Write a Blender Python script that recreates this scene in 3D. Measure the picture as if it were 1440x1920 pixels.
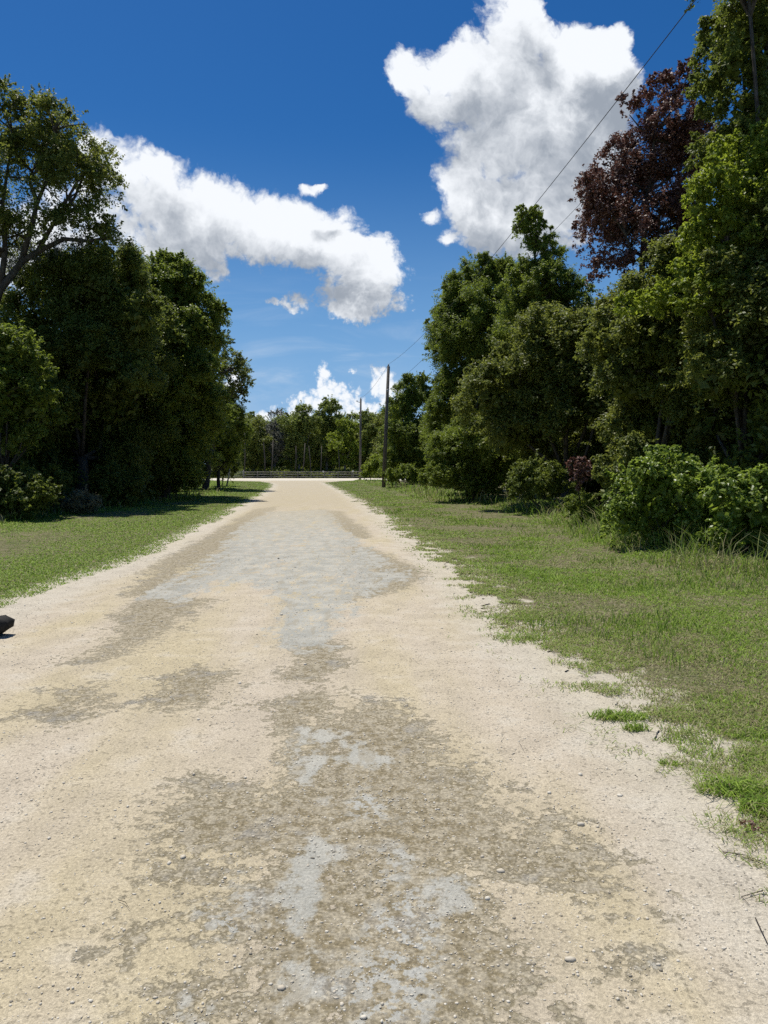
import bpy, math
import numpy as np
from mathutils import Vector

for o in list(bpy.data.objects):
    bpy.data.objects.remove(o)
S = bpy.context.scene
COL = S.collection
R_ = math.radians

# ------------------------------------------------------------------ camera
PITCH = R_(3.3); CH = 1.6; FPX = 1387.0
cam_d = bpy.data.cameras.new('camera'); cam = bpy.data.objects.new('camera', cam_d); COL.objects.link(cam)
cam.location = (0, 0, CH); cam.rotation_euler = (R_(90) - PITCH, 0, 0)
cam_d.sensor_fit = 'VERTICAL'; cam_d.sensor_height = 36; cam_d.lens = 36 * FPX / 1920
cam_d.clip_start = 0.05; cam_d.clip_end = 3000
S.camera = cam
S.render.resolution_x = 768; S.render.resolution_y = 1024
S.render.engine = 'CYCLES'
S.cycles.use_denoising = False
S.cycles.max_bounces = 7; S.cycles.diffuse_bounces = 4; S.cycles.glossy_bounces = 2
S.cycles.transmission_bounces = 3; S.cycles.transparent_max_bounces = 4
S.view_settings.view_transform = 'Standard'; S.view_settings.look = 'None'
S.view_settings.exposure = 0.12; S.view_settings.gamma = 1.0

def ray(px, py):
    cu = (px - 720) / FPX; cv = (960 - py) / FPX
    return np.array([cu, math.cos(PITCH) + cv * math.sin(PITCH), -math.sin(PITCH) + cv * math.cos(PITCH)])
def at(px, py, d):
    r = ray(px, py); return np.array([0, 0, CH]) + r * (d / r[1])
def gnd(px, py):
    r = ray(px, py); t = CH / -r[2]; return np.array([r[0] * t, r[1] * t])

# ------------------------------------------------------------------ node helper
class NT:
    def __init__(s, tree): s.t = tree; s.n = tree.nodes; s.l = tree.links
    def new(s, typ, **kw):
        n = s.n.new(typ)
        for k, v in kw.items(): setattr(n, k, v)
        return n
    def put(s, sock, v):
        if v is None: return
        if isinstance(v, bpy.types.NodeSocket): s.l.new(v, sock)
        else: sock.default_value = v
    def math(s, op, a, b=None, c=None, clamp=False):
        n = s.new('ShaderNodeMath', operation=op, use_clamp=clamp)
        s.put(n.inputs[0], a); s.put(n.inputs[1], b); s.put(n.inputs[2], c); return n.outputs[0]
    def vec(s, op, a, b=None, c=None, scale=None):
        n = s.new('ShaderNodeVectorMath', operation=op)
        s.put(n.inputs[0], a); s.put(n.inputs[1], b)
        if c is not None: s.put(n.inputs[2], c)
        if scale is not None: s.put(n.inputs['Scale'], scale)
        return n.outputs['Value'] if op in ('LENGTH', 'DOT_PRODUCT', 'DISTANCE') else n.outputs[0]
    def mix(s, f, a, b, mode='MIX'):
        n = s.new('ShaderNodeMix', data_type='RGBA', blend_type=mode, clamp_factor=True)
        s.put(n.inputs[0], f); s.put(n.inputs[6], col(a)); s.put(n.inputs[7], col(b)); return n.outputs[2]
    def noise(s, vec, scale, detail=4, rough=0.5, lac=2.0, out='Fac', typ='FBM', dist=0.0):
        n = s.new('ShaderNodeTexNoise', noise_dimensions='3D', noise_type=typ)
        if vec is not None: s.l.new(vec, n.inputs['Vector'])
        n.inputs['Scale'].default_value = scale; n.inputs['Detail'].default_value = detail
        n.inputs['Roughness'].default_value = rough; n.inputs['Lacunarity'].default_value = lac
        n.inputs['Distortion'].default_value = dist
        return n.outputs[0] if out == 'Fac' else n.outputs[1]
    def step(s, v, a, b, lo=0.0, hi=1.0):
        n = s.new('ShaderNodeMapRange', interpolation_type='SMOOTHSTEP')
        s.put(n.inputs[0], v); s.put(n.inputs[1], a); s.put(n.inputs[2], b)
        n.inputs[3].default_value = lo; n.inputs[4].default_value = hi; return n.outputs[0]
def col(c):
    return (c[0], c[1], c[2], 1.0) if isinstance(c, tuple) and len(c) == 3 else c

# ------------------------------------------------------------------ sun and sky
SUN_EL = R_(68); SUN_AZ = R_(-36)          # azimuth measured from +Y towards +X
sd = Vector((math.sin(SUN_AZ) * math.cos(SUN_EL), math.cos(SUN_AZ) * math.cos(SUN_EL), math.sin(SUN_EL)))
sl = bpy.data.lights.new('sun', 'SUN'); sl.energy = 4.9; sl.angle = R_(0.55); sl.color = (1.0, 0.955, 0.87)
so = bpy.data.objects.new('sun', sl); COL.objects.link(so)
so.rotation_euler = (-sd).to_track_quat('-Z', 'Y').to_euler()

W = bpy.data.worlds.new('World'); S.world = W; W.use_nodes = True
W.node_tree.nodes.clear(); w = NT(W.node_tree)

def uv(px, py):
    r = ray(px, py); return r[0] / r[1], r[2] / r[1]
BLOBS = [
 # right towering cloud
 (960,40,72,90),(900,150,110,75),(800,120,66,50),(765,150,34,70),(1000,170,150,130),(1100,110,80,70),(1050,240,130,110),
 (920,260,110,62),(955,370,128,90),(1060,380,120,90),(1160,150,48,52),(905,390,80,70),(975,455,120,50),(1130,300,80,110),
 (806,402,18,16),(832,440,22,20),(1000,30,40,50),(830,215,60,40),(850,320,52,70),(885,400,56,66),(790,190,50,48),(1062,66,52,54),(1098,66,48,48),(1130,95,56,50),(1176,150,50,56),(880,112,60,52),(1100,210,110,90),(1130,120,70,60),
 # long left cloud
 (175,262,40,46),(240,320,100,76),(330,362,100,72),(420,385,95,72),(300,430,130,78),(520,410,86,58),(578,350,22,14),(598,344,13,9),
 (610,430,84,62),(690,465,66,56),(520,465,120,46),(405,505,26,30),(350,470,80,46),(90,420,140,110),(40,520,80,60),(730,500,44,34),(640,480,84,52),(560,440,90,60),(690,505,60,40),(460,420,100,64),
 # lower lobe and puffs
 (640,552,64,46),(705,562,80,54),(670,575,70,40),(552,562,34,26),(510,560,24,12),
 # clouds over the horizon
 (608,706,24,34),(640,738,44,28),(592,752,56,24),(658,698,16,14),(716,708,32,34),(725,745,44,36),(560,780,80,32),
 (670,775,60,30),(480,785,44,22),(430,720,34,52),
]
g = bpy.data.node_groups.new('cloud_field', 'ShaderNodeTree')
g.interface.new_socket('P', in_out='INPUT', socket_type='NodeSocketVector')
g.interface.new_socket('M', in_out='OUTPUT', socket_type='NodeSocketFloat')
gn = NT(g); gi = gn.new('NodeGroupInput'); go = gn.new('NodeGroupOutput')
P = gi.outputs[0]
sepg = gn.new('ShaderNodeSeparateXYZ'); gn.l.new(P, sepg.inputs[0])
amp = gn.math('MULTIPLY_ADD', sepg.outputs[1], 0.10, 0.012)
wn = gn.noise(P, 9.0, 7, 0.58, out='Color')
wv = gn.vec('SUBTRACT', wn, (0.5, 0.5, 0.5))
wv = gn.vec('SCALE', wv, scale=gn.math('MULTIPLY', amp, 1.4))
Pw = gn.vec('MULTIPLY', gn.vec('ADD', P, wv), (1, 1, 0))
cur = None
for (bx_, by_, rx_, ry_) in BLOBS:
    cx, cy = uv(bx_, by_); e = uv(bx_ + rx_, by_)[0] - cx; f = uv(bx_, by_ - ry_)[1] - cy
    e *= 1.27; f *= 1.27
    q_ = gn.vec('MULTIPLY_ADD', Pw, (1/e, 1/f, 0), (-cx/e, -cy/f, 0))
    L = gn.math('MULTIPLY_ADD', gn.vec('DOT_PRODUCT', q_, q_), -1.0, 1.0, clamp=True)
    cur = gn.math('MULTIPLY_ADD', L, L, 0.0 if cur is None else cur)
m0 = gn.math('SUBTRACT', gn.math('SQRT', cur), 0.42)
vo = gn.new('ShaderNodeTexVoronoi', feature='SMOOTH_F1', voronoi_dimensions='2D')
gn.l.new(gn.vec('ADD', P, gn.vec('SCALE', wv, scale=1.2)), vo.inputs['Vector'])
vo.inputs['Scale'].default_value = 22; vo.inputs['Detail'].default_value = 3.5; vo.inputs['Roughness'].default_value = 0.55
vo.inputs['Smoothness'].default_value = 0.35
bil = gn.math('SUBTRACT', 0.55, vo.outputs['Distance'])
nz = gn.math('SUBTRACT', gn.noise(P, 26, 8, 0.56), 0.5)
m1 = gn.math('MULTIPLY_ADD', bil, 0.42, m0)
m1 = gn.math('MULTIPLY_ADD', nz, 0.62, m1)
v2 = gn.new('ShaderNodeTexVoronoi', feature='SMOOTH_F1', voronoi_dimensions='2D')
gn.l.new(gn.vec('ADD', P, gn.vec('SCALE', wv, scale=0.8)), v2.inputs['Vector'])
v2.inputs['Scale'].default_value = 75; v2.inputs['Detail'].default_value = 3; v2.inputs['Roughness'].default_value = 0.6; v2.inputs['Smoothness'].default_value = 0.3
low = gn.step(sepg.outputs[1], 0.40, 0.12)
m1 = gn.math('MULTIPLY_ADD', gn.math('SUBTRACT', 0.5, v2.outputs['Distance']), gn.math('MULTIPLY_ADD', low, 0.35, 0.16), m1)
m1 = gn.math('ADD', m1, 0.045)
gn.l.new(m1, go.inputs[0])

geo = w.new('ShaderNodeNewGeometry')
D = w.vec('SCALE', geo.outputs['Incoming'], scale=-1.0)
sep = w.new('ShaderNodeSeparateXYZ'); w.l.new(D, sep.inputs[0])
yy = w.math('MAXIMUM', w.math('ABSOLUTE', sep.outputs[1]), 0.12)
cu_ = w.math('DIVIDE', sep.outputs[0], yy); cv_ = w.math('DIVIDE', sep.outputs[2], yy)
cmb = w.new('ShaderNodeCombineXYZ'); w.l.new(cu_, cmb.inputs[0]); w.l.new(cv_, cmb.inputs[1])
PP = cmb.outputs[0]
def field(p):
    n = w.new('ShaderNodeGroup'); n.node_tree = g; w.l.new(p, n.inputs[0]); return n.outputs[0]
M = field(PP)
M2 = field(w.vec('ADD', PP, (-0.016, 0.060, 0)))
alpha = w.step(M, -0.10, 0.42)
relief = w.math('SUBTRACT', M, M2)                  # rises towards the sun side of each billow
edge = w.step(M, 0.15, 0.95, 1.0, 0.0)
big = w.noise(PP, 7.0, 5, 0.55)
lum = w.math('MULTIPLY_ADD', relief, 0.80, 0.10)
lum = w.math('MULTIPLY_ADD', edge, 0.36, lum)
lum = w.math('MULTIPLY_ADD', w.math('SUBTRACT', big, 0.5), 0.9, lum)
lum = w.step(lum, -0.25, 0.95)
ccol = w.mix(lum, (0.31, 0.35, 0.41), (0.86, 0.89, 0.93))
# nishita sky
sky = w.new('ShaderNodeTexSky', sky_type='NISHITA'); sky.sun_disc = False
sky.sun_elevation = SUN_EL; sky.sun_rotation = SUN_AZ
sky.air_density = 1.0; sky.dust_density = 0.3; sky.ozone_density = 2.0; sky.altitude = 0
hs = w.new('ShaderNodeHueSaturation'); hs.inputs['Saturation'].default_value = 1.38; hs.inputs['Value'].default_value = 0.9
w.l.new(sky.outputs[0], hs.inputs['Color'])
STR = 0.074
skyc = w.vec('SCALE', hs.outputs[0], scale=STR)
skyc = w.vec('MULTIPLY', skyc, (0.62, 0.90, 1.12))
skyc = w.mix(w.step(sep.outputs[2], 0.42, -0.02, 0.0, 1.0), skyc, (0.215, 0.415, 0.70))
# thin high cirrus
ci = w.noise(w.vec('MULTIPLY', PP, (1.0, 5.0, 1.0)), 5.0, 6, 0.6, dist=0.6)
cia = w.math('MULTIPLY', w.step(ci, 0.48, 0.8), w.step(cv_, 0.30, 0.10))
cia = w.math('MULTIPLY', cia, 0.5)
skyc2 = w.mix(cia, skyc, (0.62, 0.70, 0.80))
hz = w.math('MULTIPLY', w.step(sep.outputs[2], 0.20, 0.0), w.step(w.noise(w.vec('MULTIPLY', PP, (1.0, 2.2, 1.0)), 3.0, 5, 0.6), 0.30, 0.70))
skyc2 = w.mix(w.math('MULTIPLY', hz, 0.55), skyc2, (0.52, 0.62, 0.74))
fin = w.mix(alpha, skyc2, ccol)
bg = w.new('ShaderNodeBackground'); w.l.new(fin, bg.inputs[0]); bg.inputs[1].default_value = 1.0
wo = w.new('ShaderNodeOutputWorld'); w.l.new(bg.outputs[0], wo.inputs[0])
W.cycles.sampling_method = 'MANUAL'; W.cycles.sample_map_resolution = 512

# ------------------------------------------------------------------ mesh helpers
def mesh_np(name, verts, faces_list, mat, smooth=False, attrs=None):
    """faces_list: list of int arrays (n,3) or (n,4)."""
    me = bpy.data.meshes.new(name)
    verts = np.asarray(verts, dtype=np.float32)
    me.vertices.add(len(verts)); me.vertices.foreach_set('co', verts.ravel())
    loops = np.concatenate([f.ravel() for f in faces_list]).astype(np.int32)
    tot = np.concatenate([np.full(len(f), f.shape[1]) for f in faces_list]).astype(np.int32)
    st = np.concatenate([[0], np.cumsum(tot)[:-1]]).astype(np.int32)
    me.loops.add(len(loops)); me.loops.foreach_set('vertex_index', loops)
    me.polygons.add(len(tot)); me.polygons.foreach_set('loop_start', st)
    if smooth: me.polygons.foreach_set('use_smooth', np.ones(len(tot), dtype=bool))
    me.update(calc_edges=True)
    for k, v in (attrs or {}).items():
        a = me.attributes.new(k, 'FLOAT', 'POINT'); a.data.foreach_set('value', np.asarray(v, dtype=np.float32))
    me.materials.append(mat)
    return me
def obj(name, me, parent=None, loc=None):
    o = bpy.data.objects.new(name, me); COL.objects.link(o)
    if parent is not None: o.parent = parent
    if loc is not None: o.location = loc
    return o
def tag(o, label=None, cat=None, group=None, kind=None):
    if label: o['label'] = label
    if cat: o['category'] = cat
    if group: o['group'] = group
    if kind: o['kind'] = kind
    return o
def thing(name, loc, label, cat, group=None):
    o = obj(name, None, loc=loc); return tag(o, label, cat, group)

class MB:
    def __init__(s): s.v = []; s.q = []; s.t = []; s.n = 0
    def add(s, v, q=None, t=None):
        v = np.asarray(v, float)
        if q is not None and len(q): s.q.append(np.asarray(q) + s.n)
        if t is not None and len(t): s.t.append(np.asarray(t) + s.n)
        s.v.append(v); s.n += len(v)
    def tube(s, pts, rad, seg=7, cap=True):
        pts = np.asarray(pts, float); rad = np.asarray(rad, float) * np.ones(len(pts))
        tan = np.gradient(pts, axis=0); tan /= np.linalg.norm(tan, axis=1)[:, None] + 1e-9
        ref = np.array([0.31, 0.95, 0.05]) if abs(tan[0][2]) > 0.7 else np.array([0, 0, 1.0])
        a = np.cross(tan, ref); a /= np.linalg.norm(a, axis=1)[:, None] + 1e-9
        b = np.cross(tan, a)
        th = np.linspace(0, 2 * np.pi, seg, endpoint=False)
        ring = pts[:, None, :] + rad[:, None, None] * (np.cos(th)[None, :, None] * a[:, None, :] + np.sin(th)[None, :, None] * b[:, None, :])
        v = ring.reshape(-1, 3); n = len(pts)
        i = np.arange(n - 1)[:, None] * seg; j = np.arange(seg)[None, :]; k = (j + 1) % seg
        q = np.stack([i + j, i + k, i + seg + k, i + seg + j], -1).reshape(-1, 4)
        t = []
        if cap:
            v = np.vstack([v, pts[0], pts[-1]]); c0 = n * seg; c1 = c0 + 1
            t = [[c0, (x + 1) % seg, x] for x in range(seg)] + [[c1, (n - 1) * seg + x, (n - 1) * seg + (x + 1) % seg] for x in range(seg)]
        s.add(v, q, np.array(t) if len(t) else None)
    def box(s, c, size, rot=0.0, tilt=None):
        x, y, z = [d / 2 for d in size]
        v = np.array([[i * x, j * y, k * z] for k in (-1, 1) for j in (-1, 1) for i in (-1, 1)])
        if rot:
            cr, sr = math.cos(rot), math.sin(rot); v = v @ np.array([[cr, sr, 0], [-sr, cr, 0], [0, 0, 1]])
        v = v + np.asarray(c)
        q = np.array([[0, 2, 3, 1], [4, 5, 7, 6], [0, 1, 5, 4], [2, 6, 7, 3], [0, 4, 6, 2], [1, 3, 7, 5]])
        s.add(v, q)
    def mesh(s, name, mat, smooth=False, attrs=None, offset=None):
        v = np.vstack(s.v)
        if offset is not None: v = v - np.asarray(offset)
        fl = []
        if s.q: fl.append(np.vstack(s.q))
        if s.t: fl.append(np.vstack(s.t))
        return mesh_np(name, v, fl, mat, smooth, attrs)

def vnoise1(x, seed, freq):
    r = np.random.RandomState(seed).rand(4096); t = x * freq; i = np.floor(t).astype(int); f = t - i; f = f * f * (3 - 2 * f)
    return r[i % 4096] * (1 - f) + r[(i + 1) % 4096] * f - 0.5
def vnoise2(x, y, seed, freq):
    r = np.random.RandomState(seed).rand(256, 256); X = x * freq; Y = y * freq
    i = np.floor(X).astype(int); j = np.floor(Y).astype(int); f = X - i; h = Y - j
    f = f * f * (3 - 2 * f); h = h * h * (3 - 2 * h)
    a = r[i % 256, j % 256]; b = r[(i + 1) % 256, j % 256]; c = r[i % 256, (j + 1) % 256]; d = r[(i + 1) % 256, (j + 1) % 256]
    return (a * (1 - f) + b * f) * (1 - h) + (c * (1 - f) + d * f) * h
def fbm2(x, y, seed, freq, oct=4):
    s = 0; a = 1; t = 0
    for k in range(oct): s = s + a * vnoise2(x, y, seed + k, freq * 2 ** k); t += a; a *= 0.5
    return s / t

# ------------------------------------------------------------------ materials
def new_mat(name):
    m = bpy.data.materials.new(name); m.use_nodes = True; m.node_tree.nodes.clear(); return m, NT(m.node_tree)
def finish(t, bsdf):
    o = t.new('ShaderNodeOutputMaterial'); t.l.new(bsdf, o.inputs[0])
def principled(t, colr, rough=0.8, spec=0.3, normal=None):
    p = t.new('ShaderNodeBsdfPrincipled'); t.put(p.inputs['Base Color'], col(colr)); t.put(p.inputs['Roughness'], rough)
    t.put(p.inputs['Specular IOR Level'], spec)
    if normal is not None: t.l.new(normal, p.inputs['Normal'])
    return p.outputs[0]
def attr(t, name):
    n = t.new('ShaderNodeAttribute', attribute_name=name); return n.outputs['Fac']
def bump(t, h, strength, dist):
    n = t.new('ShaderNodeBump'); t.put(n.inputs['Height'], h); n.inputs['Strength'].default_value = strength
    n.inputs['Distance'].default_value = dist; return n.outputs[0]

def leaf_mat(name, c1, c2, c3, trans=0.40, rough=0.5, spec=0.25, tcol=None):
    m, t = new_mat(name)
    geo = t.new('ShaderNodeNewGeometry'); rnd = geo.outputs['Random Per Island']
    n = t.noise(geo.outputs['Position'], 0.7, 3, 0.55)
    f = t.math('MULTIPLY_ADD', t.math('SUBTRACT', n, 0.5), 2.2, 0.5, clamp=True)
    c = t.mix(f, c1, c2)
    c = t.mix(t.step(rnd, 0.72, 1.0), c, c3)  # brightest random leaves: sunlit glints put into the leaf colour
    c = t.mix(t.math('MULTIPLY', t.math('FRACT', t.math('MULTIPLY', rnd, 13.7)), 0.7), c, (c1[0]*0.5, c1[1]*0.5, c1[2]*0.5))
    b = principled(t, c, rough, spec)
    tr = t.new('ShaderNodeBsdfTranslucent')
    tc = t.mix(0.5, c, tcol or (c3[0]*1.2, c3[1]*1.3, c3[2]*0.7)); t.l.new(tc, tr.inputs[0])
    mx = t.new('ShaderNodeMixShader'); mx.inputs[0].default_value = trans
    t.l.new(b, mx.inputs[1]); t.l.new(tr.outputs[0], mx.inputs[2]); finish(t, mx.outputs[0]); return m
LM = {
 'oak':   leaf_mat('oak leaves', (0.112,0.148,0.030), (0.188,0.225,0.042), (0.36,0.37,0.11)),
 'dark':  leaf_mat('dark leaves', (0.098,0.138,0.028), (0.168,0.215,0.040), (0.29,0.32,0.08)),
 'green': leaf_mat('green leaves', (0.120,0.170,0.028), (0.195,0.255,0.040), (0.37,0.43,0.09)),
 'lime':  leaf_mat('yellow green leaves', (0.140,0.190,0.024), (0.235,0.300,0.036), (0.55,0.62,0.10)),
 'dead':  leaf_mat('dead red brown leaves', (0.15,0.072,0.052), (0.24,0.125,0.088), (0.55,0.38,0.34), trans=0.2, tcol=(0.20,0.07,0.05)),
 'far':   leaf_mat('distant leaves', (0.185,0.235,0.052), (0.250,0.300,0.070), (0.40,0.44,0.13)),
 'vine':  leaf_mat('vine leaves', (0.140,0.205,0.030), (0.225,0.305,0.044), (0.46,0.56,0.13), spec=0.4, rough=0.42),
 'dry':   leaf_mat('dry straw leaves', (0.24,0.23,0.12), (0.34,0.32,0.18), (0.50,0.46,0.29), trans=0.3, tcol=(0.28,0.25,0.14)),
 'moss':  leaf_mat('spanish moss', (0.13,0.14,0.11), (0.18,0.19,0.15), (0.28,0.29,0.23), trans=0.3, tcol=(0.18,0.19,0.14)),
}
def bark_mat(name, a, b):
    m, t = new_mat(name); tc = t.new('ShaderNodeTexCoord')
    v = t.vec('MULTIPLY', tc.outputs['Object'], (1, 1, 0.25))
    n = t.noise(v, 14, 5, 0.65); c = t.mix(t.step(n, 0.3, 0.7), a, b)
    finish(t, principled(t, c, 0.9, 0.15, bump(t, n, 0.8, 0.03))); return m
BARK = bark_mat('oak bark', (0.045,0.038,0.030), (0.13,0.115,0.095))
BARK_PALE = bark_mat('pale bark', (0.10,0.092,0.078), (0.24,0.22,0.19))
POLE = bark_mat('weathered pole timber', (0.070,0.062,0.052), (0.17,0.155,0.135))
FENCE = bark_mat('weathered fence boards', (0.13,0.12,0.105), (0.28,0.265,0.24))
def plain(name, c, rough=0.6, spec=0.3, c2=None, sc=20):
    m, t = new_mat(name); tc = t.new('ShaderNodeTexCoord'); n = t.noise(tc.outputs['Object'], sc, 4, 0.6)
    c2 = c2 or tuple(x * 0.7 for x in c)
    finish(t, principled(t, t.mix(n, c, c2), rough, spec, bump(t, n, 0.3, 0.01))); return m
WIRE = plain('cable sheath', (0.03,0.03,0.032)); BLACK = plain('black rubber', (0.012,0.012,0.012), 0.85, 0.2, (0.04,0.038,0.034), 30)
METAL = plain('dull galvanised metal', (0.30,0.31,0.31), 0.45, 0.5); WHITE = plain('faded white paint', (0.55,0.55,0.52), 0.6)
TWIG = plain('dry twig', (0.05,0.04,0.03), 0.9, 0.1)

# road surface
SCR = S
def road_mat():
    m, t = new_mat('crushed limestone over worn asphalt')
    geo = t.new('ShaderNodeNewGeometry'); p = geo.outputs['Position']
    along = t.vec('MULTIPLY', p, (1.0, 0.22, 1.0))
    br = attr(t, 'brown'); gr = attr(t, 'grey'); ed = attr(t, 'inside'); wt = attr(t, 'worn')
    n1 = t.noise(along, 1.3, 4, 0.5); n2 = t.noise(p, 3.1, 5, 0.6); n3 = t.noise(p, 16, 5, 0.65)
    n4 = t.noise(p, 75, 4, 0.65); n5 = t.noise(p, 260, 3, 0.7)
    sand = t.mix(t.step(n1, 0.36, 0.66), (0.550,0.475,0.365), (0.530,0.452,0.298))
    sand = t.mix(t.math('MULTIPLY', t.step(n2, 0.5, 0.75), 0.6), sand, (0.58,0.525,0.43))
    # pale crushed stone along the edges
    sand = t.mix(t.math('MULTIPLY', t.step(t.math('MULTIPLY_ADD', n2, -0.8, ed), 0.4, -0.15), 0.6), sand, (0.56,0.515,0.425))
    spk = t.step(n4, 0.32, 0.70, 0.76, 1.12); sand = t.vec('MULTIPLY', sand, t.mix(1.0, (1,1,1), (1,1,1)))
    sand = t.vec('SCALE', sand, scale=spk)
    sand = t.vec('SCALE', sand, scale=t.step(n5, 0.30, 0.72, 0.74, 1.18))
    pit = t.noise(p, 42, 2, 0.5); sand = t.vec('SCALE', sand, scale=t.step(pit, 0.34, 0.41, 0.66, 1.0))
    sand = t.vec('SCALE', sand, scale=t.step(n2, 0.30, 0.60, 0.90, 1.03))
    # worn brown patches
    nL = t.noise(along, 2.2, 3, 0.5)
    br = t.math('ADD', t.math('MINIMUM', t.math('ADD', br, 0.05), 0.34), t.math('MULTIPLY', t.math('SUBTRACT', nL, 0.5), 0.5))
    b0 = t.math('ADD', br, t.math('MULTIPLY', t.math('SUBTRACT', n2, 0.5), 1.05))
    b0 = t.math('ADD', b0, t.math('MULTIPLY', t.math('SUBTRACT', n3, 0.5), 1.15))
    b0 = t.math('ADD', b0, t.math('MULTIPLY', t.math('SUBTRACT', t.noise(p, 34, 4, 0.6), 0.5), 0.55))
    b0 = t.math('ADD', b0, t.math('MULTIPLY', t.math('SUBTRACT', n4, 0.5), 0.28))
    bm = t.step(b0, -0.01, 0.11)
    bcol = t.mix(t.step(n3, 0.40, 0.58), (0.240,0.198,0.122), (0.360,0.315,0.228))
    bcol = t.mix(t.step(n2, 0.55, 0.7), bcol, (0.285,0.265,0.225))
    rim = t.math('MULTIPLY', t.step(b0, 0.0, 0.05), t.step(b0, 0.20, 0.05))
    bcol = t.mix(t.math('MULTIPLY', rim, 0.75), bcol, (0.17,0.145,0.085))
    agg = t.new('ShaderNodeTexVoronoi', feature='F1'); t.l.new(p, agg.inputs['Vector']); agg.inputs['Scale'].default_value = 62
    bcol = t.vec('SCALE', bcol, scale=t.step(agg.outputs['Distance'], 0.15, 0.75, 1.10, 0.84))
    n6 = t.noise(p, 34, 4, 0.6)
    bcol = t.mix(t.math('MULTIPLY', t.step(n6, 0.57, 0.63), 0.75), bcol, (0.44,0.39,0.29))
    bcol = t.mix(t.math('MULTIPLY', t.step(n6, 0.42, 0.36), 0.6), bcol, (0.19,0.16,0.10))
    bcol = t.vec('SCALE', bcol, scale=t.step(n4, 0.30, 0.70, 0.72, 1.22))
    c = t.mix(t.math('MULTIPLY', bm, t.step(n4, 0.62, 0.70, 1.0, 0.35)), sand, bcol)
    # smooth blue grey asphalt
    g0 = t.math('ADD', t.math('ADD', t.math('MINIMUM', gr, 0.28), t.math('MULTIPLY', t.math('SUBTRACT', nL, 0.5), 0.9)), t.math('MULTIPLY', t.math('SUBTRACT', n3, 0.5), 0.60))
    g0 = t.math('ADD', g0, t.math('MULTIPLY', t.math('SUBTRACT', n2, 0.5), 1.0))
    g0 = t.math('ADD', g0, t.math('MULTIPLY', t.math('SUBTRACT', t.noise(along, 5.5, 5, 0.65), 0.50), 0.8))
    g0 = t.math('ADD', g0, t.math('MULTIPLY', t.math('SUBTRACT', n4, 0.5), 0.14))
    sy = t.new('ShaderNodeSeparateXYZ'); t.l.new(p, sy.inputs[0]); along_y = sy.outputs[1]
    ng = t.noise(t.vec('MULTIPLY', p, (1.0, 0.28, 1.0)), 6.0, 7, 0.7)
    ng2 = t.noise(p, 24, 6, 0.7)
    gm = t.math('MULTIPLY', t.step(g0, 0.0, 0.16), t.math('MAXIMUM', t.step(t.math('MULTIPLY_ADD', ng2, 0.5, t.math('MULTIPLY', ng, 0.5)), 0.425, 0.475), t.step(along_y, 7.5, 4.5)))
    gcol = t.mix(t.step(n2, 0.35, 0.65), (0.325,0.322,0.285), (0.420,0.405,0.350))
    gcol = t.vec('SCALE', gcol, scale=t.step(n4, 0.25, 0.75, 0.80, 1.18))
    gcol = t.vec('SCALE', gcol, scale=t.step(n5, 0.30, 0.72, 0.88, 1.12))
    gcol = t.mix(t.math('MULTIPLY', t.step(ng, 0.54, 0.62), 0.6), gcol, (0.31,0.275,0.205))
    c = t.mix(gm, c, gcol)
    # crumbly pale mottling inside the near patch
    mo = attr(t, 'mottle'); nm = t.noise(p, 21, 5, 0.68)
    mm = t.math('MULTIPLY', t.step(t.math('ADD', mo, t.math('MULTIPLY', t.math('SUBTRACT', n2, 0.5), 0.8)), -0.05, 0.15), t.step(nm, 0.49, 0.54))
    c = t.mix(mm, c, t.vec('SCALE', t.mix(n3, (0.36,0.355,0.32), (0.45,0.44,0.39)), scale=t.step(n4, 0.3, 0.7, 0.82, 1.12)))
    # far end: worn tan surface
    wcol = t.vec('SCALE', t.mix(n2, (0.36,0.31,0.22), (0.45,0.395,0.29)), scale=t.step(n4, 0.3, 0.7, 0.85, 1.12))
    c = t.mix(t.math('MULTIPLY', t.math('ADD', wt, t.math('MULTIPLY', t.math('SUBTRACT', n3, 0.5), 0.9), clamp=True), 0.8), c, wcol)
    h = t.math('ADD', t.math('MULTIPLY', n4, 0.7), t.math('MULTIPLY', n5, 0.35))
    h = t.math('SUBTRACT', h, t.math('MULTIPLY', bm, 0.35))
    h = t.math('SUBTRACT', h, t.math('MULTIPLY', t.math('MULTIPLY', bm, agg.outputs['Distance']), 0.3))
    h = t.math('ADD', h, t.math('MULTIPLY', n3, 0.6))
    finish(t, principled(t, c, 0.92, 0.15, bump(t, h, 0.75, 0.012))); return m
ROAD = road_mat()
def pale_road():
    m, t = new_mat('bleached limestone'); geo = t.new('ShaderNodeNewGeometry'); p = geo.outputs['Position']
    n = t.noise(p, 0.6, 5, 0.6); n4 = t.noise(p, 20, 3, 0.6)
    c = t.vec('SCALE', t.mix(n, (0.60,0.56,0.47), (0.54,0.49,0.39)), scale=t.step(n4, 0.3, 0.7, 0.9, 1.08))
    finish(t, principled(t, c, 0.95, 0.1)); return m
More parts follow.
